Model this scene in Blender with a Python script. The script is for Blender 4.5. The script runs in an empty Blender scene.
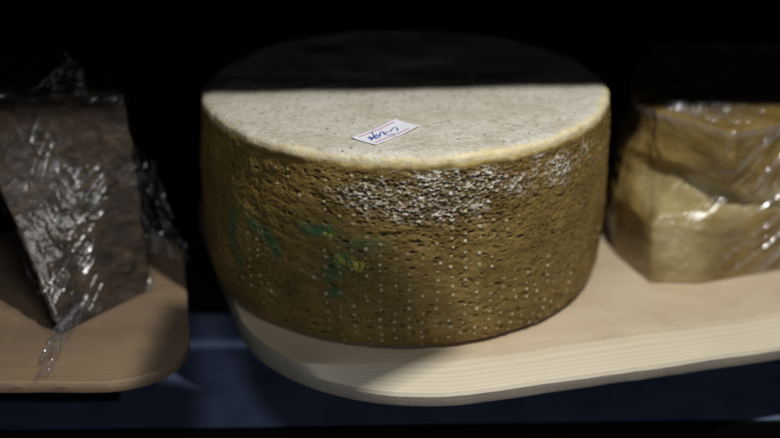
import bpy, math, random
import numpy as np
rng = np.random.default_rng(7)
random.seed(7)
R = math.radians
S = bpy.context.scene
COL = S.collection

# ------------------------------------------------------------------ helpers
def link(o, parent=None):
    COL.objects.link(o)
    if parent is not None:
        o.parent = parent
    return o

def empty(name, label, cat, loc=(0, 0, 0)):
    o = bpy.data.objects.new(name, None)
    o.empty_display_size = .02
    o.location = loc
    o['label'] = label
    o['category'] = cat
    return link(o)

def mesh_obj(name, V, F, mat, parent=None, smooth=True, attrs=None, loc=None):
    me = bpy.data.meshes.new(name)
    V = np.asarray(V, dtype=np.float32)
    off = np.zeros(3, np.float32)
    if loc is not None:
        off = np.asarray(loc, np.float32)
    me.from_pydata((V - off).tolist(), [], F if isinstance(F, list) else F.tolist())
    if attrs:
        for k, a in attrs.items():
            if a.ndim == 1:
                at = me.attributes.new(k, 'FLOAT', 'POINT')
                at.data.foreach_set('value', a.astype(np.float32).ravel())
            else:
                at = me.attributes.new(k, 'FLOAT_COLOR', 'POINT')
                at.data.foreach_set('color', a.astype(np.float32).ravel())
    me.polygons.foreach_set('use_smooth', [smooth] * len(me.polygons))
    me.materials.append(mat)
    me.update()
    o = bpy.data.objects.new(name, me)
    link(o, parent)
    if loc is not None and parent is None:
        o.location = loc
    return o

def grid_faces(nr, nc, wrap=True, flip=False):
    r = np.arange(nr - 1)[:, None]
    c = np.arange(nc if wrap else nc - 1)[None, :]
    c2 = (c + 1) % nc
    a = r * nc + c
    b = r * nc + c2
    d = (r + 1) * nc + c
    e = (r + 1) * nc + c2
    q = np.stack([a, b, e, d], -1).reshape(-1, 4)
    return q[:, ::-1] if flip else q

def vnoise(x, y, seed):
    g = np.random.default_rng(seed).random((256, 256))
    xi = np.floor(x).astype(int); yi = np.floor(y).astype(int)
    fx = x - xi; fy = y - yi
    fx = fx * fx * (3 - 2 * fx); fy = fy * fy * (3 - 2 * fy)
    a = g[xi % 256, yi % 256]; b = g[(xi + 1) % 256, yi % 256]
    c = g[xi % 256, (yi + 1) % 256]; d = g[(xi + 1) % 256, (yi + 1) % 256]
    return (a * (1 - fx) + b * fx) * (1 - fy) + (c * (1 - fx) + d * fx) * fy

def fbm(x, y, seed, octv=4, gain=.5):
    t = 0; amp = 1; n = 0
    for i in range(octv):
        t = t + amp * vnoise(x * 2 ** i + 17.3 * i, y * 2 ** i + 9.1 * i, seed + i)
        n += amp; amp *= gain
    return t / n

def sstep(a, b, x):
    t = np.clip((x - a) / (b - a), 0, 1)
    return t * t * (3 - 2 * t)

# ------------------------------------------------------------------ node helper
class NT:
    def __init__(s, name):
        s.m = bpy.data.materials.new(name)
        s.m.use_nodes = True
        s.t = s.m.node_tree
        s.t.nodes.clear()
        s.out = s.t.nodes.new('ShaderNodeOutputMaterial')
    def n(s, typ, **kw):
        nd = s.t.nodes.new(typ)
        for k, v in kw.items():
            if k[0] == '_':
                setattr(nd, k[1:], v)
        for k, v in kw.items():
            if k[0] != '_':
                key = int(k[1:]) if k[0] == 'i' and k[1:].isdigit() else k.replace('__', ' ')
                s.set(nd.inputs[key], v)
        return nd
    def set(s, inp, v):
        if isinstance(v, bpy.types.NodeSocket):
            s.t.links.new(v, inp)
        elif isinstance(v, bpy.types.Node):
            s.t.links.new(v.outputs[0], inp)
        else:
            inp.default_value = v
    def math(s, op, a, b=0.5, c=0.5):
        return s.n('ShaderNodeMath', _operation=op, i0=a, i1=b, i2=c).outputs[0]
    def mix(s, f, a, b, mode='MIX'):
        nd = s.n('ShaderNodeMix', _data_type='RGBA', _blend_type=mode)
        s.set(nd.inputs[0], f); s.set(nd.inputs[6], a); s.set(nd.inputs[7], b)
        return nd.outputs[2]
    def ramp(s, f, stops):
        nd = s.n('ShaderNodeValToRGB', Fac=f)
        el = nd.color_ramp.elements
        while len(el) < len(stops):
            el.new(.5)
        for e, (p, c) in zip(el, stops):
            e.position = p
            e.color = c if len(c) == 4 else (*c, 1)
        return nd.outputs[0]
    def noise(s, vec, scale, detail=4, rough=.55, dist=0):
        nd = s.n('ShaderNodeTexNoise', Scale=scale, Detail=detail, Roughness=rough, Distortion=dist)
        s.set(nd.inputs['Vector'], vec)
        return nd.outputs[0]
    def coords(s, scale=(1, 1, 1), rot=(0, 0, 0)):
        tc = s.n('ShaderNodeTexCoord')
        mp = s.n('ShaderNodeMapping', Vector=tc.outputs['Object'], Scale=scale, Rotation=rot)
        return mp.outputs[0]
    def bump(s, h, strength, dist, prev=None):
        nd = s.n('ShaderNodeBump', Height=h, Strength=strength, Distance=dist)
        if prev is not None:
            s.set(nd.inputs['Normal'], prev)
        return nd.outputs[0]
    def attr(s, name):
        return s.n('ShaderNodeAttribute', _attribute_name=name)
    def finish(s, **kw):
        b = s.n('ShaderNodeBsdfPrincipled', **kw)
        s.t.links.new(b.outputs[0], s.out.inputs[0])
        return s.m

def C4(r, g, b): return (r, g, b, 1)

# ------------------------------------------------------------------ materials
def mat_rind():
    t = NT('cheese_rind')
    v = t.coords()
    mk = t.attr('marks')
    sep = t.n('ShaderNodeSeparateColor', Color=mk.outputs['Color'])
    powder, green, yellow = sep.outputs[0], sep.outputs[1], sep.outputs[2]
    pit = t.attr('pit').outputs['Fac']
    dot = t.attr('dot').outputs['Fac']
    wax = t.attr('wax').outputs['Fac']
    n1 = t.noise(v, 38, 5, .6)
    n2 = t.noise(v, 420, 4, .65)
    base = t.ramp(n1, [(.3, (.112, .066, .013)), (.5, (.185, .115, .025)), (.72, (.28, .190, .052))])
    base = t.mix(t.ramp(n2, [(.35, (0, 0, 0)), (.7, (.45, .45, .45))]), base, C4(.33, .235, .085))
    base = t.mix(t.math('MULTIPLY', pit, .8), base, C4(.036, .018, .007))
    gc = t.ramp(t.noise(v, 260, 3), [(.35, (.010, .115, .045)), (.65, (.03, .21, .11))])
    base = t.mix(green, base, gc)
    base = t.mix(yellow, base, C4(.66, .60, .10))
    base = t.mix(wax, base, t.ramp(t.noise(v, 120, 3), [(.3, (.60, .43, .14)), (.7, (.82, .68, .34))]))
    base = t.mix(powder, base, t.ramp(t.noise(v, 700, 2), [(.3, (.70, .65, .57)), (.7, (.90, .87, .82))]))
    base = t.mix(t.math('MULTIPLY', dot, .85), base, C4(.70, .61, .40))
    nb = t.bump(t.noise(v, 900, 5, .7), .40, .0010)
    nb = t.bump(n2, .34, .0012, nb)
    rough = t.math('MULTIPLY_ADD', n2, .35, .33)
    return t.finish(Base__Color=base, Roughness=rough, Specular__IOR__Level=.28, Normal=nb, Subsurface__Weight=.08,
                    Subsurface__Radius=(.004, .002, .0007), Subsurface__Scale=1.0)

def mat_face():
    t = NT('cheese_top_crust')
    v = t.coords()
    wax = t.attr('wax').outputs['Fac']
    crack = t.attr('crack').outputs['Fac']
    n1 = t.noise(v, 26, 5, .62)
    n2 = t.noise(v, 330, 4, .7)
    n3 = t.noise(v, 95, 3, .6)
    base = t.ramp(n1, [(.28, (.57, .51, .39)), (.5, (.73, .695, .59)), (.75, (.80, .775, .69))])
    base = t.mix(t.ramp(n2, [(.50, (0, 0, 0)), (.70, (.75, .75, .75))]), base, C4(.36, .30, .21))
    base = t.mix(t.ramp(n3, [(.58, (0, 0, 0)), (.78, (.5, .5, .5))]), base, C4(.42, .30, .15))
    # rare dark crumbs
    vo = t.n('ShaderNodeTexVoronoi', _feature='F1', Scale=170.0, Randomness=1.0)
    t.set(vo.inputs['Vector'], v)
    spk = t.math('MULTIPLY', t.math('LESS_THAN', vo.outputs['Distance'], .20),
                 t.math('GREATER_THAN', t.n('ShaderNodeSeparateColor', Color=vo.outputs['Color']).outputs[0], .80))
    base = t.mix(t.math('MULTIPLY', spk, .7), base, C4(.12, .085, .05))
    base = t.mix(crack, base, C4(.10, .07, .04))
    base = t.mix(wax, base, t.ramp(t.noise(v, 130, 3), [(.3, (.66, .52, .23)), (.7, (.84, .74, .46))]))
    # cloth print: two crossed sets of fine threads
    wa = t.coords(rot=(0, 0, R(38)))
    dist = t.noise(v, 60, 2)
    def thread(vec, ax, k):
        s = t.n('ShaderNodeSeparateXYZ', Vector=vec)
        x = t.math('ADD', t.math('MULTIPLY', s.outputs[ax], k), t.math('MULTIPLY', dist, 5.0))
        return t.math('MULTIPLY_ADD', t.math('SINE', x), .5, .5)
    cloth = t.math('MULTIPLY', thread(wa, 0, 3100.0), thread(wa, 1, 2900.0))
    clothv = t.math('MULTIPLY', cloth, t.math('SUBTRACT', 1.0, wax))
    base = t.mix(t.math('MULTIPLY', t.math('SUBTRACT', 1.0, cloth), t.math('MULTIPLY', t.math('SUBTRACT', 1.0, wax), t.math('MULTIPLY', n3, .40))),
                 base, C4(.33, .27, .18))
    nb = t.bump(t.math('MULTIPLY', clothv, t.ramp(n1, [(.35, (.25, .25, .25)), (.65, (1, 1, 1))])), .42, .0010)
    nb = t.bump(n2, .6, .0016, nb)
    nb = t.bump(t.noise(v, 1300, 3, .7), .4, .0006, nb)
    return t.finish(Base__Color=base, Roughness=.62, Normal=nb, Subsurface__Weight=t.math('MULTIPLY_ADD', wax, .55, .06),
                    Subsurface__Radius=(.007, .0042, .0016), Subsurface__Scale=1.0)

def mat_wood(name, light, dark, streak, pale=False):
    t = NT(name)
    v = t.coords()
    s = t.n('ShaderNodeSeparateXYZ', Vector=v)
    wob = t.noise(t.coords(scale=(3, 16, 40)), 1.0, 3, .5)
    # growth layers lie almost flat in the board
    ring = t.math('ADD', t.math('MULTIPLY', s.outputs[2], 6900.0), t.math('MULTIPLY', s.outputs[1], 70.0))
    ring = t.math('ADD', ring, t.math('MULTIPLY', wob, 9.0))
    ring = t.math('MULTIPLY_ADD', t.math('SINE', ring), .5, .5)
    fib = t.noise(t.coords(scale=(14, 420, 420)), 1.0, 4, .6)
    big = t.noise(t.coords(scale=(4, 12, 12)), 1.0, 3, .5)
    base = t.mix(t.math('MULTIPLY', t.math('POWER', ring, 2.0), streak), light, dark)
    base = t.mix(t.ramp(fib, [(.42, (0, 0, 0)), (.72, (.38, .38, .38))]), base, dark)
    base = t.mix(t.ramp(big, [(.40, (0, 0, 0)), (.75, (.35, .35, .35))]), base, dark)
    stain = t.noise(v, 13, 4, .6, .4)
    base = t.mix(t.ramp(stain, [(.50, (0, 0, 0)), (.64, (.30, .30, .30)), (.70, (.12, .12, .12))]), base, C4(.40, .27, .14))
    cut = t.noise(t.coords(scale=(9, 260, 9), rot=(0, 0, R(24))), 1.0, 2, .4)
    base = t.mix(t.ramp(cut, [(.70, (0, 0, 0)), (.74, (.35, .35, .35))]), base, C4(.30, .20, .12))
    nick = t.noise(t.coords(scale=(60, 90, 90)), 1.0, 4, .7)
    base = t.mix(t.ramp(nick, [(.68, (0, 0, 0)), (.80, (.5, .5, .5))]), base, C4(.17, .10, .055))
    if pale:
        edge = t.n('ShaderNodeMapRange', Value=s.outputs[2], i1=-.0012, i2=-.0002, i3=1.0, i4=0.0).outputs[0]
        base = t.mix(t.math('MULTIPLY', edge, .75), base, t.mix(t.math('MULTIPLY', ring, .35), C4(.81, .735, .57), C4(.57, .47, .32)))
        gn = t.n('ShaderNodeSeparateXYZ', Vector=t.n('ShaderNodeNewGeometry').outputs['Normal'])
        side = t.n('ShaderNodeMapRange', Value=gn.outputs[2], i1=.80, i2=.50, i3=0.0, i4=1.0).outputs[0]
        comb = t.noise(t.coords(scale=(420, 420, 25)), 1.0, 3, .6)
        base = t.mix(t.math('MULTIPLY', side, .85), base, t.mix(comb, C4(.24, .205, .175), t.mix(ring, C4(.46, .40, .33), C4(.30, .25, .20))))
    nb = t.bump(fib, .35, .0008)
    nb = t.bump(ring, .12, .0005, nb)
    return t.finish(Base__Color=base, Roughness=.58, Normal=nb)

def mat_leftcheese():
    t = NT('grey_rind')
    v = t.coords(rot=(0, R(20), 0), scale=(1, 1, 2.2))
    a = t.noise(v, 45, 6, .68, .6)
    b = t.noise(v, 260, 4, .7)
    base = t.ramp(a, [(.30, (.010, .006, .003)), (.47, (.036, .023, .011)), (.60, (.082, .054, .028)), (.76, (.18, .125, .070))])
    base = t.mix(t.ramp(b, [(.45, (0, 0, 0)), (.75, (.6, .6, .6))]), base, C4(.045, .032, .022))
    nb = t.bump(a, .9, .006)
    nb = t.bump(b, .7, .002, nb)
    return t.finish(Base__Color=base, Roughness=.7, Normal=nb)

def mat_rightcheese():
    t = NT('golden_cheese')
    v = t.coords()
    a = t.noise(v, 32, 4, .6)
    b = t.noise(v, 210, 4, .65)
    base = t.ramp(a, [(.30, (.165, .100, .023)), (.52, (.275, .182, .053)), (.74, (.38, .275, .105))])
    z = t.n('ShaderNodeSeparateXYZ', Vector=v).outputs[2]
    paste = t.attr('paste').outputs['Fac']
    base = t.mix(paste, base, t.ramp(a, [(.3, (.40, .31, .12)), (.7, (.56, .47, .24))]))
    base = t.mix(t.ramp(b, [(.50, (0, 0, 0)), (.8, (.4, .4, .4))]), base, C4(.17, .10, .03))
    nb = t.bump(b, .4, .0012)
    return t.finish(Base__Color=base, Roughness=.34, Normal=nb, Subsurface__Weight=.15,
                    Subsurface__Radius=(.006, .004, .0015), Subsurface__Scale=1.0)

def mat_film(name, body, rough, milk):
    t = NT(name)
    v = t.coords()
    fold = t.attr('fold').outputs['Fac']
    nb = t.bump(t.noise(v, 180, 4, .6), .20, .003)
    tr = t.n('ShaderNodeBsdfTransparent', Color=C4(.95, .95, .96))
    gl = t.n('ShaderNodeBsdfGlossy', Color=C4(1, 1, 1), Roughness=rough, Normal=nb)
    df = t.n('ShaderNodeBsdfDiffuse', Color=C4(.80, .83, .92), Normal=nb)
    lw = t.n('ShaderNodeLayerWeight', Blend=.2, Normal=nb)
    fac = t.math('ADD', t.math('MULTIPLY', lw.outputs['Fresnel'], .12), body)
    fac = t.math('ADD', fac, t.math('MULTIPLY', fold, .24))
    mx = t.n('ShaderNodeMixShader', i0=fac)
    t.t.links.new(tr.outputs[0], mx.inputs[1]); t.t.links.new(gl.outputs[0], mx.inputs[2])
    m2 = t.n('ShaderNodeMixShader', i0=t.math('MULTIPLY', fold, milk))     # bunched film is whitish
    t.t.links.new(mx.outputs[0], m2.inputs[1]); t.t.links.new(df.outputs[0], m2.inputs[2])
    t.t.links.new(m2.outputs[0], t.out.inputs[0])
    return t.m

def mat_metal():
    t = NT('blue_black_metal')
    br = t.noise(t.coords(scale=(3, 260, 260)), 1.0, 4, .6)
    sc = t.noise(t.coords(), 30, 4, .6)
    base = t.ramp(sc, [(.25, (.11, .145, .26)), (.5, (.17, .22, .37)), (.75, (.21, .265, .43))])
    nb = t.bump(br, .3, .0006)
    return t.finish(Base__Color=base, Metallic=.1, Roughness=t.math('MULTIPLY_ADD', br, .25, .36), Normal=nb)

def mat_plain(name, c, rough=.6, scale=300, amp=.15, bump=.1, spec=.5):
    t = NT(name)
    n = t.noise(t.coords(), scale, 3)
    d = tuple(x * (1 - amp) for x in c)
    return t.finish(Base__Color=t.ramp(n, [(.3, d), (.7, c)]), Roughness=rough, Specular__IOR__Level=spec, Normal=t.bump(n, bump, .0005))

M_RIND, M_FACE = mat_rind(), mat_face()
M_WOOD = mat_wood('pale_board_wood', C4(.73, .60, .42), C4(.52, .39, .24), .30, True)
M_WOOD2 = mat_wood('brown_board_wood', C4(.29, .20, .125), C4(.17, .115, .065), .35)
M_LEFT, M_RIGHT = mat_leftcheese(), mat_rightcheese()
M_FILM = mat_film('cling_film', .006, .17, .07)
M_FILM2 = mat_film('stretched_cling_film', .022, .12, .18)
M_METAL = mat_metal()
M_BLACK = mat_plain('black_panel', (.005, .005, .0055), 1.0, spec=.05)
M_PAPER = mat_plain('label_paper', (.86, .87, .93), .55, 900, .05)
M_PINK = mat_plain('magenta_print', (.62, .06, .24), .5, 900, .25)
M_INK = mat_plain('blue_ink', (.02, .05, .42), .4, 900, .4)

# ------------------------------------------------------------------ cheese wheel
wheel = empty('cheese_wheel', 'whole round cheese with pitted brown rind and pale cloth-printed top, on the pale board', 'cheese')
H = .1435
NF, NB = 900, 130
th = np.concatenate([np.linspace(math.pi, 2 * math.pi, NF, endpoint=False), np.linspace(0, math.pi, NB, endpoint=False)])
U = (th + math.pi / 2)
U = np.where(U > math.pi * 1.5, U - 2 * math.pi, U)      # 0 at the front
U = np.where(th < math.pi, th + math.pi / 2, th - 1.5 * math.pi) * .15
# profile (r, z) from the underside up to the top rim
cp = np.array([(.1345, .0006), (.1417, .0026), (.1457, .0080), (.1483, .0175), (.1502, .033), (.1513, .052), (.1518, .074),
               (.1515, .097), (.1508, .118), (.1500, .131), (.1493, .1385)])
def spline(cp, n):
    P = np.vstack([2 * cp[0] - cp[1], cp, 2 * cp[-1] - cp[-2]])
    out = []
    for i in range(1, len(P) - 2):
        p0, p1, p2, p3 = P[i - 1], P[i], P[i + 1], P[i + 2]
        for t in np.linspace(0, 1, 40, endpoint=False):
            out.append(.5 * ((2 * p1) + (-p0 + p2) * t + (2 * p0 - 5 * p1 + 4 * p2 - p3) * t * t + (-p0 + 3 * p1 - 3 * p2 + p3) * t ** 3))
    out.append(cp[-1])
    out = np.array(out)
    d = np.r_[0, np.cumsum(np.hypot(*np.diff(out, axis=0).T))]
    s = np.linspace(0, d[-1], n)
    return np.stack([np.interp(s, d, out[:, 0]), np.interp(s, d, out[:, 1])], 1), s
NR = 300
prof, arc = spline(cp, NR)
tan = np.gradient(prof, axis=0); tan /= np.linalg.norm(tan, axis=1)[:, None]
nrm = np.stack([tan[:, 1], -tan[:, 0]], 1)
UU, ZZ = np.meshgrid(U, prof[:, 1])
AA = np.repeat(arc[:, None], len(U), 1)
def rimwave(u):
    return (fbm(u * 28 + 50, u * 0 + 3.3, 60, 3) - .5) * .0030 + (fbm(u * 120 + 50, u * 0 + 8.1, 66, 3) - .5) * .0014
hgt = (fbm(UU * 22 + 40, AA * 22, 11, 4) - .5) * .0030 + (fbm(UU * 130 + 40, AA * 190, 15, 4) - .5) * .0016
hgt += (fbm(UU * 260 + 40, AA * 330, 23, 4) - .5) * .0007
hgt += (fbm(UU * 60 + 40, AA * 420, 21, 3) - .5) * .00045            # lying creases
pit = np.zeros_like(hgt); dot = np.zeros_like(hgt)
du = math.pi * .15 / NF; da = arc[1]
uf = U[:NF]
def splat(field, u, a, ru, ra, amp, power=1.0, mode='max', warp=0):
    i0, i1 = int((a - ra) / da), int((a + ra) / da) + 2
    j0, j1 = int((u - ru - uf[0]) / du), int((u + ru - uf[0]) / du) + 2
    i0, i1, j0, j1 = max(i0, 0), min(i1, NR), max(j0, 0), min(j1, NF)
    if i0 >= i1 or j0 >= j1: return
    x = (uf[None, j0:j1] - u) / ru; y = (arc[i0:i1, None] - a) / ra
    d = np.sqrt(x * x + y * y)
    if warp:
        d = d + warp * (vnoise(uf[None, j0:j1] * 900 + 0 * y, arc[i0:i1, None] * 900 + 0 * x, 5) - .5)
    k = amp * np.clip(1 - d, 0, 1) ** power
    w = field[i0:i1, j0:j1]
    if mode == 'max': np.maximum(w, k, out=w)
    else: w += k
a_of_z = lambda z: np.interp(z, prof[:, 1], arc)
dens = fbm(UU * 16 + 70, AA * 16 + 9, 31, 3)
def dens_at(u, a):
    return dens[min(int(a / da), NR - 1), min(max(int((u - uf[0]) / du), 0), NF - 1)]
for _ in range(5200):
    u = rng.uniform(uf[0], uf[-1]); a = rng.uniform(.008, arc[-1] - .006)
    if dens_at(u, a) + rng.uniform(-.22, .22) < .47: continue
    r = .00055 + .0011 * rng.random() ** 2.5
    splat(pit, u, a, r * rng.uniform(1, 1.5), r, rng.uniform(.45, 1), .8, warp=.5)
for _ in range(760):                                                  # larger holes, most of them in the crumbly bright patch
    if rng.random() < .55:
        u = rng.normal(.022, .032); a = a_of_z(.128) - abs(rng.normal(.006, .018))
    else:
        u = rng.uniform(uf[0], uf[-1]); a = rng.uniform(.01, arc[-1] - .008)
    if a > arc[-1] - .006: continue
    r = rng.uniform(.0009, .0021)
    splat(pit, u, a, r * rng.uniform(1.0, 1.9), r * rng.uniform(.7, 1), 1, .7, warp=.7)
splat(pit, -.052, a_of_z(.0625), .0026, .0020, 1.3, .6)
splat(pit, -.040, a_of_z(.083), .0034, .0019, 1.2, .6)
for q in np.linspace(0, 2 * math.pi, 40, endpoint=False):             # the ring-shaped dent low on the front
    splat(pit, .0413 + .0036 * math.cos(q), a_of_z(.0515) + .0033 * math.sin(q), .0011, .0011, .55, 1)
# rows of small pale grains left by the perforated mould
vis = fbm(UU * 24 + 11, AA * 24 + 5, 41, 3)
k = 0
for uc in np.arange(uf[0] + .012, uf[-1] - .004, .0094):
    k += 1
    for a in np.arange(.010 + (.0034 if k % 2 else 0), arc[-1] - .007, .0069):
        u = uc + rng.normal(0, .0006); aa = a + rng.normal(0, .0008)
        i, j = min(int(aa / da), NR - 1), min(max(int((u - uf[0]) / du), 0), NF - 1)
        bias = .17 * math.exp(-((u - .02) / .05) ** 2) - (.12 if u < -.06 else 0)
        v = vis[i, j] + bias + rng.uniform(-.10, .10)
        if v < .535 + .10 * rng.random() ** 2 or rng.random() < .12: continue
        rr = rng.uniform(.0009, .0016)
        splat(dot, u, aa, rr, rr, min(1, (v - .48) * 5.5) * rng.uniform(.4, 1), .5)
        pit[max(i - 3, 0):i + 4, max(j - 3, 0):j + 4] *= .2
# pale crumbly patch under the rim
reg = np.exp(-(((UU - .020) / .047) ** 2) - ((ZZ - .119) / .020) ** 2) \
    + .75 * np.exp(-(((UU - .010) / .028) ** 2) - ((ZZ - .103) / .010) ** 2) \
    + .80 * np.exp(-(((UU - .115) / .055) ** 2) - ((ZZ - .120) / .022) ** 2) \
    + .45 * np.exp(-(((UU + .030) / .030) ** 2) - ((ZZ - .121) / .014) ** 2)
tx = fbm(UU * 330 + 13, AA * 520 + 4, 51, 3)
tx2 = fbm(UU * 75 + 13, AA * 95 + 4, 57, 4)
patch = sstep(.45, .92, np.clip(reg, 0, 1) * .80 + (tx2 - .5) * .95 + .12)
pp = np.zeros_like(hgt)                                               # the patch is eaten into small brown cells
for _ in range(2600):
    u = rng.uniform(-.075, .160); a = a_of_z(rng.uniform(.085, .133))
    if reg[min(int(a / da), NR - 1), min(max(int((u - uf[0]) / du), 0), NF - 1)] < rng.uniform(.08, .5): continue
    q = rng.uniform(.0007, .0019)
    splat(pp, u, a, q * rng.uniform(1, 2.0), q * rng.uniform(.7, 1), rng.uniform(.6, 1), .6, warp=.6)
pit = np.maximum(pit, pp * .55)
powder = patch * sstep(.12, .50, tx) * (1 - np.clip(pp * 1.5, 0, 1)) * (.62 + .38 * sstep(.40, .62, fbm(UU * 180 + 5, AA * 220 + 4, 59, 3)))
powder *= 1 - np.clip(pit * 1.1, 0, 1)
powder *= sstep(0, .0035, a_of_z(.1380) - AA - .0015)
# green stamp ink, nearly worn away, with a little yellow
green = np.zeros_like(hgt); yellow = np.zeros_like(hgt)
def stroke(field, pts, w, amp):
    for (u0, z0), (u1, z1) in zip(pts, pts[1:]):
        for t in np.linspace(0, 1, 14):
            splat(field, u0 + (u1 - u0) * t, a_of_z(z0 + (z1 - z0) * t), w, w, amp, .8)
stroke(green, [(-.133, .0834), (-.1377, .0726), (-.1402, .0594), (-.1368, .0514), (-.131, .0442)], .0075, .80)
stroke(green, [(-.115, .0801), (-.1072, .0765), (-.0998, .0726), (-.0929, .064)], .0085, .85)
stroke(green, [(-.0684, .0882), (-.0602, .0869), (-.0515, .089)], .0070, .9)
stroke(green, [(-.0515, .089), (-.041, .0846), (-.0295, .0837), (-.0201, .083), (-.0161, .0868)], .0085, .50)
stroke(green, [(-.0412, .0715), (-.0484, .0616), (-.0537, .0503), (-.0481, .0407)], .0098, .72)
stroke(yellow, [(-.037, .0690), (-.0335, .0672), (-.0305, .066)], .0052, 1)
stroke(yellow, [(-.046, .0700), (-.040, .0690)], .0042, .7)
stroke(yellow, [(-.0530, .0868), (-.0515, .0870)], .0036, .9)
brk = fbm(UU * 240 + 3, AA * 240 + 8, 71, 3)
green = np.clip(green, 0, 1) * sstep(.30, .66, brk * .55 + .45 * fbm(UU * 70 + 3, AA * 70 + 8, 73, 3) + .14 * green) * .95 * (1 - .6 * np.clip(pit, 0, 1))
yellow = np.clip(yellow, 0, 1) * sstep(.50, .68, fbm(UU * 420 + 31, AA * 520 + 2, 75, 3) + .12 * yellow)
# waxy band below the rim
waxw = .0010 + .0036 * fbm(UU * 34 + 5, UU * 0 + 1.5, 81, 3) + .0028 * (fbm(UU * 150, AA * 40, 85, 2) - .5)
wax = sstep(-.0025, .0015, AA - (arc[-1] + .0020 - waxw)) * .95
pit *= (1 - wax * .8); powder *= (1 - wax); dot *= (1 - .8 * wax)
seam = sstep(0, .006, arc[-1] - AA)
hgt = hgt * seam * (.35 + .65 * sstep(0, .02, AA)) + rimwave(UU) * (1 - seam)
hgt += -.0013 * np.clip(pit, 0, 1.2) * seam + .00080 * np.clip(dot * 1.4, 0, 1) * seam
hgt += (powder * (tx - .4) * .0017 + np.clip(reg, 0, 1) * (fbm(UU * 210 + 3, AA * 300 + 8, 77, 3) - .5) * .0016) * seam
hgt *= sstep(0, .012, AA) * .9 + .1
rr = prof[:, 0][:, None] + nrm[:, 0][:, None] * hgt
zz = np.maximum(prof[:, 1][:, None] + nrm[:, 1][:, None] * hgt, .0003)
V = np.stack([rr * np.cos(th), rr * np.sin(th), zz], -1).reshape(-1, 3)
F = grid_faces(NR, len(th))
F = F.tolist(); F.append(list(range(len(th)))[::-1])
marks = np.stack([powder, green, yellow, np.ones_like(powder)], -1).reshape(-1, 4)
mesh_obj('rind', V, F, M_RIND, wheel, attrs={'marks': marks, 'pit': np.clip(pit, 0, 1).ravel(), 'dot': np.clip(dot * 1.3, 0, 1).ravel(), 'wax': wax.ravel()})

# top crust: from the seam over the rim to the centre
cp2 = np.array([(.1493, .1385), (.1487, .1412), (.1470, .1430), (.1440, .1437), (.136, .1438)])
p2, arc2 = spline(cp2, 34)
flat = np.linspace(.136, .0006, 230)[1:]
p2 = np.vstack([p2, np.stack([flat, .1438 - .0006 * (1 - flat / .136)], 1)])
NR2 = len(p2)
t2 = np.gradient(p2, axis=0); t2 /= np.linalg.norm(t2, axis=1)[:, None]
n2_ = np.stack([t2[:, 1], -t2[:, 0]], 1)
th2 = th[::2] if False else np.concatenate([np.linspace(math.pi, 2 * math.pi, 520, endpoint=False), np.linspace(0, math.pi, 130, endpoint=False)])
# the first row must meet the rind: same wave as a function of angle
U2 = np.where(th2 < math.pi, th2 + math.pi / 2, th2 - 1.5 * math.pi) * .15
X2 = p2[:, 0][:, None] * np.cos(th2); Y2 = p2[:, 0][:, None] * np.sin(th2)
A2 = np.repeat(np.r_[0, np.cumsum(np.hypot(*np.diff(p2, axis=0).T))][:, None], len(th2), 1)
U22 = np.repeat(U2[None], NR2, 0)
h2 = rimwave(U22) * (1 - sstep(.0, .009, A2))
inn = sstep(.005, .012, A2)
h2 += ((fbm(X2 * 30 + 20, Y2 * 30 + 20, 91, 4) - .5) * .0022 + (fbm(X2 * 240 + 60, Y2 * 240 + 60, 95, 3) - .5) * .0007) * inn
h2 += (fbm(U22 * 150, A2 * 160, 98, 3) - .5) * .0009 * sstep(0, .003, A2) * (1 - inn)
rimw = .0062 + .0042 * (fbm(U22 * 40 + 9, U22 * 0 + 2.2, 101, 3) - .5) * 2 + .0040 * (fbm(X2 * 300 + 60, Y2 * 300 + 60, 105, 2) - .5)
rimw = rimw * (.75 + .35 * sstep(-.05, .12, U22))
wax2 = (1 - sstep(-.0022, .0030, A2 - rimw)) * (.62 + .38 * fbm(X2 * 130 + 60, Y2 * 130 + 60, 107, 3))
h2 += .0009 * sstep(-.0006, .0010, A2 - rimw) * inn                  # the cloth-printed skin is a hair proud of the waxy rim
crack = np.zeros_like(h2)
def crack_line(x0, y0, x1, y1, w):
    L = np.hypot(x1 - x0, y1 - y0)
    t = np.clip(((X2 - x0) * (x1 - x0) + (Y2 - y0) * (y1 - y0)) / L ** 2, 0, 1)
    d = np.hypot(X2 - x0 - t * (x1 - x0), Y2 - y0 - t * (y1 - y0))
    d = d + .0009 * (vnoise(X2 * 900 + 300, Y2 * 900 + 300, 5) - .5)
    np.maximum(crack, sstep(w, w * .2, d), out=crack)
for (x, y, L, ang, w) in [(.068, -.085, .010, -40, .0009), (.073, -.088, .009, -48, .0008), (.066, -.093, .006, -20, .0007), (.080, -.080, .008, -50, .0006),
                          (-.050, -.093, .005, 10, .0006), (.030, -.060, .004, 80, .0006), (-.09, -.06, .004, 30, .0006), (.10, -.055, .010, -55, .0006),
                          (.052, -.075, .007, -50, .0006), (-.06, -.11, .003, 5, .0007)]:
    crack_line(x, y, x + L * math.cos(R(ang)), y + L * math.sin(R(ang)), w)
crack *= inn
h2 -= crack * .0008
r2 = p2[:, 0][:, None] + n2_[:, 0][:, None] * h2
z2 = p2[:, 1][:, None] + n2_[:, 1][:, None] * h2
V2 = np.stack([r2 * np.cos(th2), r2 * np.sin(th2), z2], -1).reshape(-1, 3)
F2 = grid_faces(NR2, len(th2)).tolist()
n0 = (NR2 - 1) * len(th2)
F2.append([n0 + i for i in range(len(th2))])
mesh_obj('top_crust', V2, F2, M_FACE, wheel, attrs={'wax': wax2.ravel(), 'crack': crack.ravel()})

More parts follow.
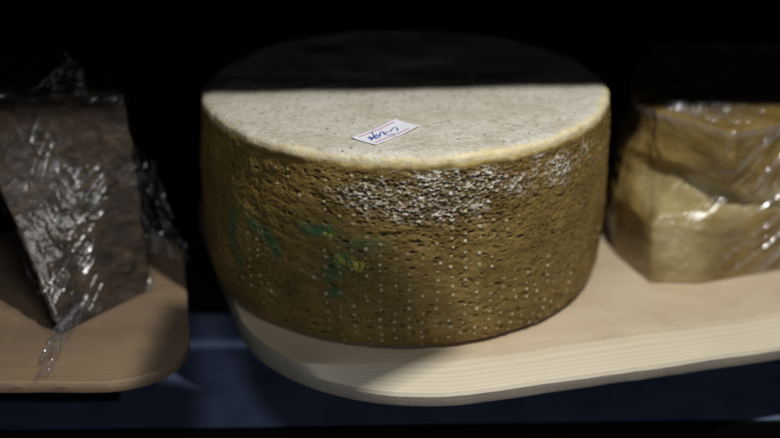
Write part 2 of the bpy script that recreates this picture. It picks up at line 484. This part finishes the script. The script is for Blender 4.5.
# ------------------------------------------------------------------ price label
lab = empty('price_label', 'small white paper label with two magenta lines and blue handwriting lying on the big cheese', 'label',
            (-.0140, -.1070, .1444))
lab.rotation_euler = (0, 0, R(51.4))
def lab_z(x, y):
    return .0005 + .45 * (np.abs(x) / .023) ** 3 * .0013 + .35 * (y / .0105) ** 2 * .0012 - .0004 * np.exp(-((x - .004) / .007) ** 2)
nx, ny = 60, 26
xs = np.linspace(-.0230, .0236, nx); ys = np.linspace(-.0107, .0107, ny)
top_i = {}
PV = []
for j, y in enumerate(ys):
    for i, x in enumerate(xs):
        yy = y
        notch = math.exp(-((x - (-.0008 if y > 0 else -.0030)) / .0011) ** 2) * .0013
        yy -= notch * (y / .0107) ** 5
        PV.append((x + .03 * y, yy, lab_z(x, y)))
PV = np.array(PV)
PV2 = PV.copy(); PV2[:, 2] -= .00018
nv = len(PV)
PF = [[j * nx + i, j * nx + i + 1, (j + 1) * nx + i + 1, (j + 1) * nx + i] for j in range(ny - 1) for i in range(nx - 1)]
PF2 = [[nv + q for q in f[::-1]] for f in PF]
bd = [i for i in range(nx)] + [j * nx + nx - 1 for j in range(1, ny)] + [(ny - 1) * nx + i for i in range(nx - 2, -1, -1)] + [j * nx for j in range(ny - 2, 0, -1)]
PF3 = [[a, a + nv, b + nv, b] for a, b in zip(bd, bd[1:] + bd[:1])]
mesh_obj('paper', np.vstack([PV, PV2]), PF + PF2 + PF3, M_PAPER, lab)
def ribbon(name, strokes, w, mat, lift, wob=0):
    V = []; F = []
    for pts in strokes:
        P = np.array(pts, float)
        if len(P) > 2:
            Q = np.vstack([2 * P[0] - P[1], P, 2 * P[-1] - P[-2]]); o = []
            for i in range(1, len(Q) - 2):
                for t in np.linspace(0, 1, 8, endpoint=False):
                    p0, p1, p2_, p3 = Q[i - 1:i + 3]
                    o.append(.5 * (2 * p1 + (p2_ - p0) * t + (2 * p0 - 5 * p1 + 4 * p2_ - p3) * t * t + (3 * p1 - p0 - 3 * p2_ + p3) * t ** 3))
            o.append(P[-1]); P = np.array(o)
        else:
            P = np.stack([np.linspace(P[0, k], P[1, k], 40) for k in (0, 1)], 1)
        T = np.gradient(P, axis=0); T /= np.linalg.norm(T, axis=1)[:, None] + 1e-9
        N = np.stack([-T[:, 1], T[:, 0]], 1)
        ww = w * (1 + wob * np.sin(np.arange(len(P)) * .9 + len(V)))
        b = len(V)
        for p, n, wi in zip(P, N, ww):
            for s in (-1, 1):
                q = p + n * wi * s
                V.append((q[0], q[1], lab_z(q[0] - .03 * q[1], q[1]) + lift))
        F += [[b + 2 * i, b + 2 * i + 1, b + 2 * i + 3, b + 2 * i + 2] for i in range(len(P) - 1)]
    o = mesh_obj(name, V, F, mat, lab)
    return o
ribbon('printed_line', [[(-.0180, .0076), (.0196, .0076)]], .00042, M_PINK, .00006)
ribbon('printed_line', [[(-.0195, -.0074), (.0160, -.0078)]], .00042, M_PINK, .00006)
HWS = 1.02
HW = [[(-.0177, -.0024), (-.0137, .0013), (-.0133, .0029), (-.0158, .0017), (-.0157, .0005), (-.0127, .0014)],
      [(-.0163, -.0015), (-.0106, .0015), (-.0066, .0061), (-.0055, .0075)],
      [(-.0106, .0015), (-.0135, -.0020), (-.0119, -.0026), (-.0098, -.0022), (-.0073, .0001), (-.0073, .0020), (-.0104, -.0001), (-.0121, -.0020)],
      [(-.0075, -.0016), (-.0041, .0016), (-.0014, .0030), (.0004, .0029), (-.0021, -.0001), (-.0036, -.0015)],
      [(.0029, -.0002), (.0007, .0004), (-.0019, -.0011), (-.0027, -.0035), (-.0017, -.0050), (.0027, -.0058)],
      [(.0032, -.0011), (.0068, .0006), (.0106, .0014), (.0113, 0), (.0092, -.0025), (.0072, -.0041)]]
HW = [[(x * HWS + .0006, y * HWS) for x, y in q] for q in HW]
ribbon('handwriting', HW, .00044, M_INK, .00010, .35)

# ------------------------------------------------------------------ boards
def board(name, outline, levels, mat, label, rot=0):
    """outline: CCW corner points with radii; levels: (inset, z) rings from the underside up"""
    pts = []
    n = len(outline)
    P = [np.array(o[:2], float) for o in outline]
    for i in range(n):
        a, b, c = P[i - 1], P[i], P[(i + 1) % n]
        r = outline[i][2]
        d1 = (a - b) / np.linalg.norm(a - b); d2 = (c - b) / np.linalg.norm(c - b)
        half = math.acos(np.clip(d1 @ d2, -1, 1)) / 2
        t = r / math.tan(half)
        bis = (d1 + d2) / np.linalg.norm(d1 + d2)
        cen = b + bis * r / math.sin(half)
        s, e = b + d1 * t - cen, b + d2 * t - cen
        a0 = math.atan2(s[1], s[0]); a1 = math.atan2(e[1], e[0])
        da_ = (a1 - a0 + math.pi) % (2 * math.pi) - math.pi
        for q in np.linspace(0, 1, 40):
            pts.append((cen[0] + r * math.cos(a0 + da_ * q), cen[1] + r * math.sin(a0 + da_ * q)))
    # straight runs get extra points
    out = []
    for p, q in zip(pts, pts[1:] + pts[:1]):
        L = math.dist(p, q); m = max(1, int(L / .006))
        for k in range(m):
            out.append((p[0] + (q[0] - p[0]) * k / m, p[1] + (q[1] - p[1]) * k / m))
    O = np.array(out)
    T = np.roll(O, -1, 0) - np.roll(O, 1, 0); T /= np.linalg.norm(T, axis=1)[:, None] + 1e-9
    N = np.stack([-T[:, 1], T[:, 0]], 1)
    V = []; m = len(O)
    s = np.r_[0, np.cumsum(np.linalg.norm(np.diff(O, axis=0), axis=1))]
    for li, (ins, z) in enumerate(levels):
        wv = (fbm(s * 45 + 7, s * 0 + li * .15, 131, 3) - .5)
        fr = .03 + .97 * sstep(.55, .97, N[:, 1:2])
        Q = O + N * (ins * (fr if li > 3 else 1) + wv[:, None] * (.0014 if 0 < li < len(levels) - 1 else 0))
        V.append(np.c_[Q, np.full(m, z) + (wv * .0006 if 1 < li < len(levels) - 1 else 0)])
    V = np.vstack(V)
    F = grid_faces(len(levels), m).tolist()
    F.append(list(range(m))[::-1]); k = (len(levels) - 1) * m
    F.append([k + i for i in range(m)])
    o = mesh_obj(name, V, F, mat, None, smooth=True)
    o.data.set_sharp_from_angle(angle=R(28))
    o.rotation_euler = (0, 0, rot)
    o['label'] = label
    o['category'] = 'board'
    return o
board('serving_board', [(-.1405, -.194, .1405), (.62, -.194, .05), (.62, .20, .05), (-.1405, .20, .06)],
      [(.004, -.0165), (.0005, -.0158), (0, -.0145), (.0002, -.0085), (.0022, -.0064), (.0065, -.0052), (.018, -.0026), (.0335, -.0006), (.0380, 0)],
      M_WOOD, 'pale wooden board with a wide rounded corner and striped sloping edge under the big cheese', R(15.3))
board('serving_board', [(-.1405, -.188, .052), (-.180, .052, .055), (-.60, .052, .04), (-.60, -.188, .04)],
      [(.003, -.0085), (.0004, -.0078), (0, -.0066), (0, -.0026), (.0008, -.0010), (.0026, 0)],
      M_WOOD2, 'dim brown wooden board with rounded corner under the film-wrapped grey cheese')

cl = COL.objects['serving_board.001']
cv = []; cf = []
for y0, y1 in ((-.078, -.062), (.016, .032)):
    b = len(cv)
    cv += [(x, y, z) for z in (-.0165, -.0083) for x, y in ((-.58, y0), (-.21, y0), (-.21, y1), (-.58, y1))]
    cf += [[b + q for q in f] for f in ([3, 2, 1, 0], [4, 5, 6, 7], [0, 1, 5, 4], [1, 2, 6, 5], [2, 3, 7, 6], [3, 0, 4, 7])]
mesh_obj('cleat', cv, cf, M_WOOD2, cl, smooth=False)

# ------------------------------------------------------------------ wrapped cheeses
def resample(poly, n, rad=.004):
    P = [np.array(p, float) for p in poly]; k = len(P); out = []
    for i in range(k):
        a, b, c = P[i - 1], P[i], P[(i + 1) % k]
        ra = min(rad, .4 * np.linalg.norm(a - b)); rc = min(rad, .4 * np.linalg.norm(c - b))
        p0 = b + (a - b) / np.linalg.norm(a - b) * ra; p2_ = b + (c - b) / np.linalg.norm(c - b) * rc
        for t in np.linspace(0, 1, 10):
            out.append((1 - t) ** 2 * p0 + 2 * t * (1 - t) * b + t * t * p2_)
    O = np.array(out + [out[0]])
    return O, n
def ring_param(poly, n, rad):
    """n points round the polygon, the same share of them on each side (so that levels correspond)"""
    k = len(poly); m = n // k
    P = np.array(poly, float); out = []
    for i in range(k):
        a, b = P[i], P[(i + 1) % k]
        for t in np.arange(m) / m:
            out.append(a + (b - a) * t)
    Q = np.array(out)
    w = max(1, int(rad))
    for _ in range(w):
        Q = (np.roll(Q, 1, 0) + 2 * Q + np.roll(Q, -1, 0)) / 4
    return Q
def loft(levels, n, nz, rad, close_in=.012):
    zs = np.array([l[0] for l in levels])
    rings = np.array([ring_param(l[1], n, rad) for l in levels])
    zz = np.linspace(zs[0], zs[-1], nz)
    G = np.zeros((nz, rings.shape[1], 3))
    for i, z in enumerate(zz):
        k = min(max(np.searchsorted(zs, z) - 1, 0), len(zs) - 2)
        t = np.clip((z - zs[k]) / (zs[k + 1] - zs[k]), 0, 1)
        G[i, :, :2] = rings[k] * (1 - t) + rings[k + 1] * t
        G[i, :, 2] = z
    return G
def ring_normals(G):
    T = np.roll(G, -1, 1) - np.roll(G, 1, 1)
    N = np.stack([T[..., 1], -T[..., 0], 0 * T[..., 0]], -1)
    return N / (np.linalg.norm(N, axis=-1, keepdims=True) + 1e-9)
def cap(G, rows, dz, jitter=0, seed=1):
    """round the block over at the top with shrinking rings"""
    top = G[-1]; cen = top[:, :2].mean(0); out = []
    for i in range(1, rows + 1):
        f = i / rows
        sh = f * .999
        ins = 1 - (sh ** 1.6)
        r = top.copy()
        r[:, :2] = cen + (top[:, :2] - cen) * ins
        r[:, 2] += dz * min(1, math.sqrt(f * 6) if f < 1 / 6 else 1)
        if jitter:
            r[:, 2] += jitter * (fbm(r[:, 0] * 55 + 30, r[:, 1] * 55 + 30, seed, 4) - .5) * min(1, f * 8)
        out.append(r)
    return np.concatenate([G, np.array(out)], 0)
def solid(name, G, mat, parent, attrs=None):
    nz, n, _ = G.shape
    F = grid_faces(nz, n).tolist()
    F.append(list(range(n))[::-1]); F.append([(nz - 1) * n + i for i in range(n)])
    return mesh_obj(name, G.reshape(-1, 3), F, mat, parent, attrs=attrs)
def ridged(x, y, seed, octv=3):
    t = 0; amp = 1; s = 0
    for i in range(octv):
        t = t + amp * (1 - np.abs(2 * vnoise(x * 2 ** i + 5 * i, y * 2 ** i + 3 * i, seed + i) - 1)) ** 3
        s += amp; amp *= .55
    return t / s
def per(G):
    d = np.linalg.norm(np.diff(G[:1, :, :2], axis=1), axis=-1)
    return np.repeat(np.r_[0, np.cumsum(d[0])][None], G.shape[0], 0)

# left: grey piece leaning away to the left
lw = empty('wrapped_cheese', 'grey-brown leaning cheese piece wrapped in crumpled cling film on the brown board', 'cheese', (0, 0, 0))
LB = [(-.2417, -.1223), (-.1897, -.0522), (-.238, .060), (-.262, .030)]
LM = [(-.2790, -.0760), (-.1955, -.0350), (-.245, .075), (-.300, .055)]
LT = [(-.3230, -.0150), (-.2050, -.0150), (-.255, .090), (-.335, .080)]
lv = [(.0008, LB), (.072, LM), (.1385, LT)]
G = loft(lv, 480, 150, 5)
N = ring_normals(G); s = per(G); z = G[..., 2]
d = (fbm(s * 30 + 4, z * 45 + s * 10, 201, 5) - .5) * .011 + (fbm(s * 160 + 4, z * 260, 207, 3) - .5) * .003
G2 = G + N * (d * sstep(0, .01, z))[..., None]
G2 = cap(G2, 26, .003, .008, 211)
solid('cheese_piece', G2, M_LEFT, lw)
# its film
Gf = loft([(.0030, LB), (.072, LM), (.1400, LT)], 640, 220, 6)
N = ring_normals(Gf); s = per(Gf); z = Gf[..., 2]
dd = .0050 + (fbm(s * 28 + 4, z * 28, 221, 3) - .5) * .004
def folds(s, z, ang, fa, fl, seed, power=9, thr=.40):
    """thin raised creases running at an angle, broken up by patches"""
    c, n_ = math.cos(ang), math.sin(ang)
    ac, al = z * c - s * n_, s * c + z * n_
    ac = ac + .0045 * (fbm(s * 40 + 7, z * 40 + 3, seed + 9, 3) - .5)
    k = (1 - np.abs(2 * vnoise(ac * fa + 90, al * fl + 60, seed) - 1)) ** power
    k2 = (1 - np.abs(2 * vnoise(ac * fa * 2.3 + 90, al * fl * 2.3 + 60, seed + 1) - 1)) ** power
    m = sstep(thr, thr + .22, fbm(s * 34 + 30, z * 34 + 11, seed + 3, 3))
    m2 = sstep(.42, .62, fbm(s * 140 + 30, z * 140 + 11, seed + 5, 2))
    return np.maximum(k, k2 * .7) * m * (.82 + .18 * m2)
wr = np.maximum(folds(s, z, R(36), 190, 7, 223, 9, .585), .8 * folds(s, z, R(50), 150, 7, 227, 9, .62))
dd = dd + wr * .0022 + (ridged(s * 60 + 9, z * 60 + 9, 231, 3) - .4) * .0012
Gf = Gf + N * dd[..., None]
def cap_fold(G, wr, rows, seed):
    c = G[-rows:]
    k = folds(c[..., 0], c[..., 1], R(25), 85, 30, seed)
    return np.vstack([wr, k])
Gf = cap(Gf, 40, .002, .010, 233)
FO = [cap_fold(Gf, wr, 40, 237).ravel()]
nz, n, _ = Gf.shape
FV = [Gf.reshape(-1, 3)]; FF = grid_faces(nz, n).tolist(); base = nz * n
def sheet(p00, p10, p01, p11, nu, nv_, amp, seed, su=60, sv=25, foldamp=1.0):
    """a loose crumpled flap of film spanned between four corners"""
    global base
    u, v = np.meshgrid(np.linspace(0, 1, nu), np.linspace(0, 1, nv_))
    p00, p10, p01, p11 = map(np.array, (p00, p10, p01, p11))
    P = (p00 * ((1 - u) * (1 - v))[..., None] + p10 * (u * (1 - v))[..., None] + p01 * ((1 - u) * v)[..., None] + p11 * (u * v)[..., None])
    nn = np.cross(p10 - p00, p01 - p00); nn = nn / np.linalg.norm(nn)
    Lu, Lv = np.linalg.norm(p10 - p00), np.linalg.norm(p01 - p00)
    k = ridged(u * Lu * su * 2 + seed, v * Lv * sv * 2 + u * 1.3, seed, 4) - .4
    e = (fbm(u * 6 + 3, v * 6 + 3, seed + 40, 3) - .5)
    P = P + nn * (k * amp + e * amp * 1.5)[..., None]
    side = (p10 - p00) / Lu
    P = P + side * ((fbm(v * 9 + 4, u * 0 + 2, seed + 50, 3) - .5) * .006)[..., None]
    FV.append(P.reshape(-1, 3))
    FO.append((np.maximum(folds(u * Lu, v * Lv, R(75), 170, 22, seed + 60), folds(u * Lu, v * Lv, R(100), 170, 26, seed + 66, 7)) * foldamp).ravel())
    FF.extend((grid_faces(nv_, nu, False) + base).tolist()); base += nu * nv_
# flap hanging off the right side, twisted tail on the board in front, tuft above the top edge
sheet((-.1905, -.0500, .030), (-.1600, -.0380, .018), (-.2000, -.0250, .105), (-.1880, -.0120, .092), 60, 120, .0022, 301, 40, 12, .40)
sheet((-.2460, -.1900, .0020), (-.2330, -.1840, .0055), (-.2420, -.1200, .012), (-.2220, -.1020, .022), 40, 110, .0036, 311, 130, 30, 2.2)
sheet((-.2950, -.0250, .132), (-.2620, -.0240, .140), (-.2640, -.0150, .148), (-.2420, -.0120, .166), 60, 70, .0060, 317, 80, 30)
sheet((-.2580, -.0200, .140), (-.2300, -.0160, .140), (-.2480, -.0100, .176), (-.2360, -.0080, .160), 50, 60, .0050, 323, 90, 40)
mesh_obj('plastic_wrap', np.vstack(FV), FF, M_FILM, lw, attrs={'fold': np.concatenate(FO)})

# right: broken golden piece
rw = empty('wrapped_cheese', 'golden broken cheese chunk with a deep crack wrapped in stretched film behind the big cheese', 'cheese', (0, 0, 0))
def RP(a, b, c, d): return [a, b, c, d, (.470, .035), (.470, .170), (.215, .170), (a[0] + .004, .090)]
L0 = RP((.1660, .0120), (.1850, -.0400), (.2223, -.0420), (.2887, -.0180))
L1 = RP((.1650, .0180), (.1835, -.0400), (.2200, -.0400), (.2880, -.0190))
L2 = RP((.1690, .0180), (.1890, -.0330), (.2260, -.0360), (.2870, -.0190))
N1 = RP((.1690, .0230), (.2020, -.0100), (.2480, -.0180), (.2860, -.0170))
N2 = RP((.1705, .0250), (.2090, -.0030), (.2530, -.0110), (.2850, -.0160))
U0 = RP((.1730, .0270), (.1940, -.0040), (.2330, -.0320), (.2810, -.0180))
U1 = RP((.1810, .0280), (.1900, .0080), (.2370, -.0365), (.2770, -.0170))
lv = [(.0008, L0), (.025, L1), (.046, L1), (.053, L2), (.064, N1), (.074, N2), (.085, U0), (.098, U1), (.1185, U1)]
G = loft(lv, 640, 170, 40)
G[..., 2] -= .30 * np.clip(G[..., 0] - .205, 0, .08) * sstep(.030, .055, G[..., 2]) * (1 - sstep(.080, .112, G[..., 2]))
for _ in range(4):                                     # soften the profile a little
    G[1:-1, :, :2] = (G[:-2, :, :2] + 2 * G[1:-1, :, :2] + G[2:, :, :2]) / 4
N = ring_normals(G); s = per(G); z = G[..., 2]
d = (fbm(s * 26 + 4, z * 40, 401, 4) - .5) * .007 + (fbm(s * 150 + 4, z * 150, 407, 3) - .5) * .0016
frac = sstep(.042, .054, z) * (1 - sstep(.080, .095, z))
d = d + frac * (fbm(s * 70 + 4, z * 90, 409, 4) - .5) * .005
G2 = G + N * (d * sstep(0, .012, z))[..., None]
G2[..., 2] += frac * (fbm(s * 30 + 14, z * 30, 410, 3) - .5) * .007
paste = sstep(.044, .052, z) * (1 - sstep(.066, .078, z)) * .9
G2 = cap(G2, 30, .0015, .003, 411)
paste = np.maximum(paste, .75 * np.exp(-((G[..., 0] - .200) / .032) ** 2) * sstep(-.02, -.034, G[..., 1]) * (1 - sstep(.046, .056, z)) * (.5 + fbm(s * 40, z * 40, 413, 3)))
paste = np.clip(paste, 0, 1) * sstep(.172, .196, G[..., 0])
paste = np.vstack([paste, np.zeros((30, paste.shape[1]))])
solid('cheese_piece', G2, M_RIGHT, rw, attrs={'paste': paste.ravel()})
lvf = [(.0025, L0), (.030, L1), (.050, L1), (.066, RP((.1700, .0240), (.1990, -.0140), (.2370, -.0290), (.2880, -.0190))), (.090, U0), (.1200, U1)]
Gf = loft(lvf, 800, 220, 50)
N = ring_normals(Gf); s = per(Gf); z = Gf[..., 2]
right = sstep(.02, .10, Gf[..., 0] - .19)
wr = folds(s, z, R(34), 75, 12, 423, 6, .30) * (.05 + .95 * right)
rim_ = np.exp(-((z - .118) / .0035) ** 2) * (.4 + .6 * fbm(s * 120, z * 50, 437, 2))
wr = np.maximum(wr, rim_ * .7)
dd = .0024 + wr * .0030 + (ridged(s * 60 + 9, z * 50 + 90, 431, 3) - .4) * .0020
Gf = Gf + N * dd[..., None]
Gf = cap(Gf, 60, .0030, .009, 433)
FO = [cap_fold(Gf, wr, 60, 441).ravel()]
nz, n, _ = Gf.shape
FV = [Gf.reshape(-1, 3)]; FF = grid_faces(nz, n).tolist(); base = nz * n
sheet((.1900, .0060, .1195), (.2500, -.0260, .1190), (.2000, .0200, .1240), (.2700, .0000, .1270), 110, 50, .0040, 501, 60, 50)
mesh_obj('plastic_wrap', np.vstack(FV), FF, M_FILM2, rw, attrs={'fold': np.concatenate(FO)})

# ------------------------------------------------------------------ setting: slatted metal shelf, shelf above, back panel
def boxmesh(x0, x1, y0, y1, z0, z1, b=.0015):
    xs_ = [(x0, x1)]
    prof_ = [(y0, z0), (y0, z1 - b), (y0 + b * .3, z1 - b * .3), (y0 + b, z1), (y1 - b, z1), (y1 - b * .3, z1 - b * .3), (y1, z1 - b), (y1, z0)]
    V = [(x, y, zz_) for x in (x0, x1) for (y, zz_) in prof_]; k = len(prof_)
    F = [[i, k + i, k + (i + 1) % k, (i + 1) % k] for i in range(k)] + [list(range(k)), [k + i for i in range(k)][::-1]]
    return V, F
def structure(name, boxes, mat):
    V = []; F = []
    for bx in boxes:
        v, f = boxmesh(*bx); b = len(V); V += v; F += [[b + q for q in g] for g in f]
    o = mesh_obj(name, V, F, mat, None, smooth=False)
    o['kind'] = 'structure'
    return o
structure('metal_shelf', [(-.9, .9, -.1115, .0060, -.0830, -.0800, .0007), (-.9, .9, .0085, .060, -.090, -.0745, .005),
                          (-.9, .9, .062, .22, -.090, -.0800, .002)], M_METAL).rotation_euler = (0, 0, R(1.5))
structure('dark_edge_strip', [(-.9, .9, -.1160, -.1120, -.090, -.0796, .0006)], M_BLACK).rotation_euler = (0, 0, R(1.5))  # black strip added so no lit line shows along the shelf front
structure('rails_and_dark_strip', [(-.9, -.215, .014, .034, -.0800, -.0167, .002), (-.9, -.215, -.080, -.060, -.0799, -.0167, .002),
                         (-.9, .9, .0625, .066, -.0799, -.0170, .001), (-.06, .9, .014, .034, -.0800, -.0167, .002), (-.06, .9, .100, .118, -.0800, -.0167, .002)], M_BLACK)  # thin full-width strip is added, black in place of shade between the boards
structure('shelf_above', [(-.9, .9, -.168, .75, .360, .372, .001)], M_BLACK).rotation_euler = (0, 0, R(3.6))
# unseen flap added to cast the shadow across the board's front-left corner
fp = [(.018, -.246), (.050, -.257), (.086, -.271), (.134, -.284), (.060, -.340), (.014, -.350)]
fv = [(x, y, .360) for x, y in fp] + [(x, y, .362) for x, y in fp]
k6 = len(fp)
ff = [list(range(k6))[::-1], list(range(k6, 2 * k6))] + [[i, (i + 1) % k6, k6 + (i + 1) % k6, k6 + i] for i in range(k6)]
o = mesh_obj('shadow_flap', fv, ff, M_BLACK, None, smooth=False)
o['kind'] = 'structure'
structure('back_panel', [(-1.2, 1.2, .62, .66, -.6, .9, .002)], M_BLACK)

# ------------------------------------------------------------------ light
def lamp(name, loc, target, power, size, color, size_y=None):
    l = bpy.data.lights.new(name, 'AREA')
    l.energy = power
    l.color = color
    if size_y:
        l.shape = 'RECTANGLE'; l.size = size; l.size_y = size_y
    else:
        l.shape = 'DISK'; l.size = size
    o = bpy.data.objects.new(name, l)
    o.location = loc
    from mathutils import Vector
    o.rotation_euler = (Vector(target) - Vector(loc)).to_track_quat('-Z', 'Y').to_euler()
    return link(o)
lamp('case_and_fill_lamp', (.24, -.45, .78), (.0, -.1, .08), 5.5, .022, (1, .985, .955), .022)
lamp('case_and_fill_lamp', (-.15, -.45, .78), (-.12, -.1, 0), .68, .22, (.84, .91, 1), .022)  # weak fill, added to lift the left side and the shelf
lamp('front_fill_light', (.10, -1.25, .205), (0, 0, .08), 2.0, .8, (.86, .92, 1), .16)  # soft fill from the front, added to lift the dark areas
w = bpy.data.worlds.new('World')
S.world = w
w.use_nodes = True
bg = w.node_tree.nodes['Background']
bg.inputs[0].default_value = (.6, .75, 1, 1)
bg.inputs[1].default_value = .0015

# ------------------------------------------------------------------ camera
cam = bpy.data.cameras.new('camera')
cam.lens = 1400 / 780 * 36
cam.sensor_width = 36
cam.clip_start = .01
cam.clip_end = 50
cam.dof.use_dof = True
cam.dof.focus_distance = .910
cam.dof.aperture_fstop = 2.5
cam.dof.aperture_blades = 0
co = bpy.data.objects.new('camera', cam)
co.location = (-.0108, -.9863, .4685)
co.rotation_euler = (R(90 - 23.733), 0, 0)
link(co)
S.camera = co
S.render.engine = 'CYCLES'
S.cycles.use_denoising = True
S.cycles.max_bounces = 8
S.cycles.transparent_max_bounces = 24
S.view_settings.view_transform = 'Standard'
S.view_settings.look = 'None'
S.view_settings.exposure = 0
S.view_settings.gamma = 1
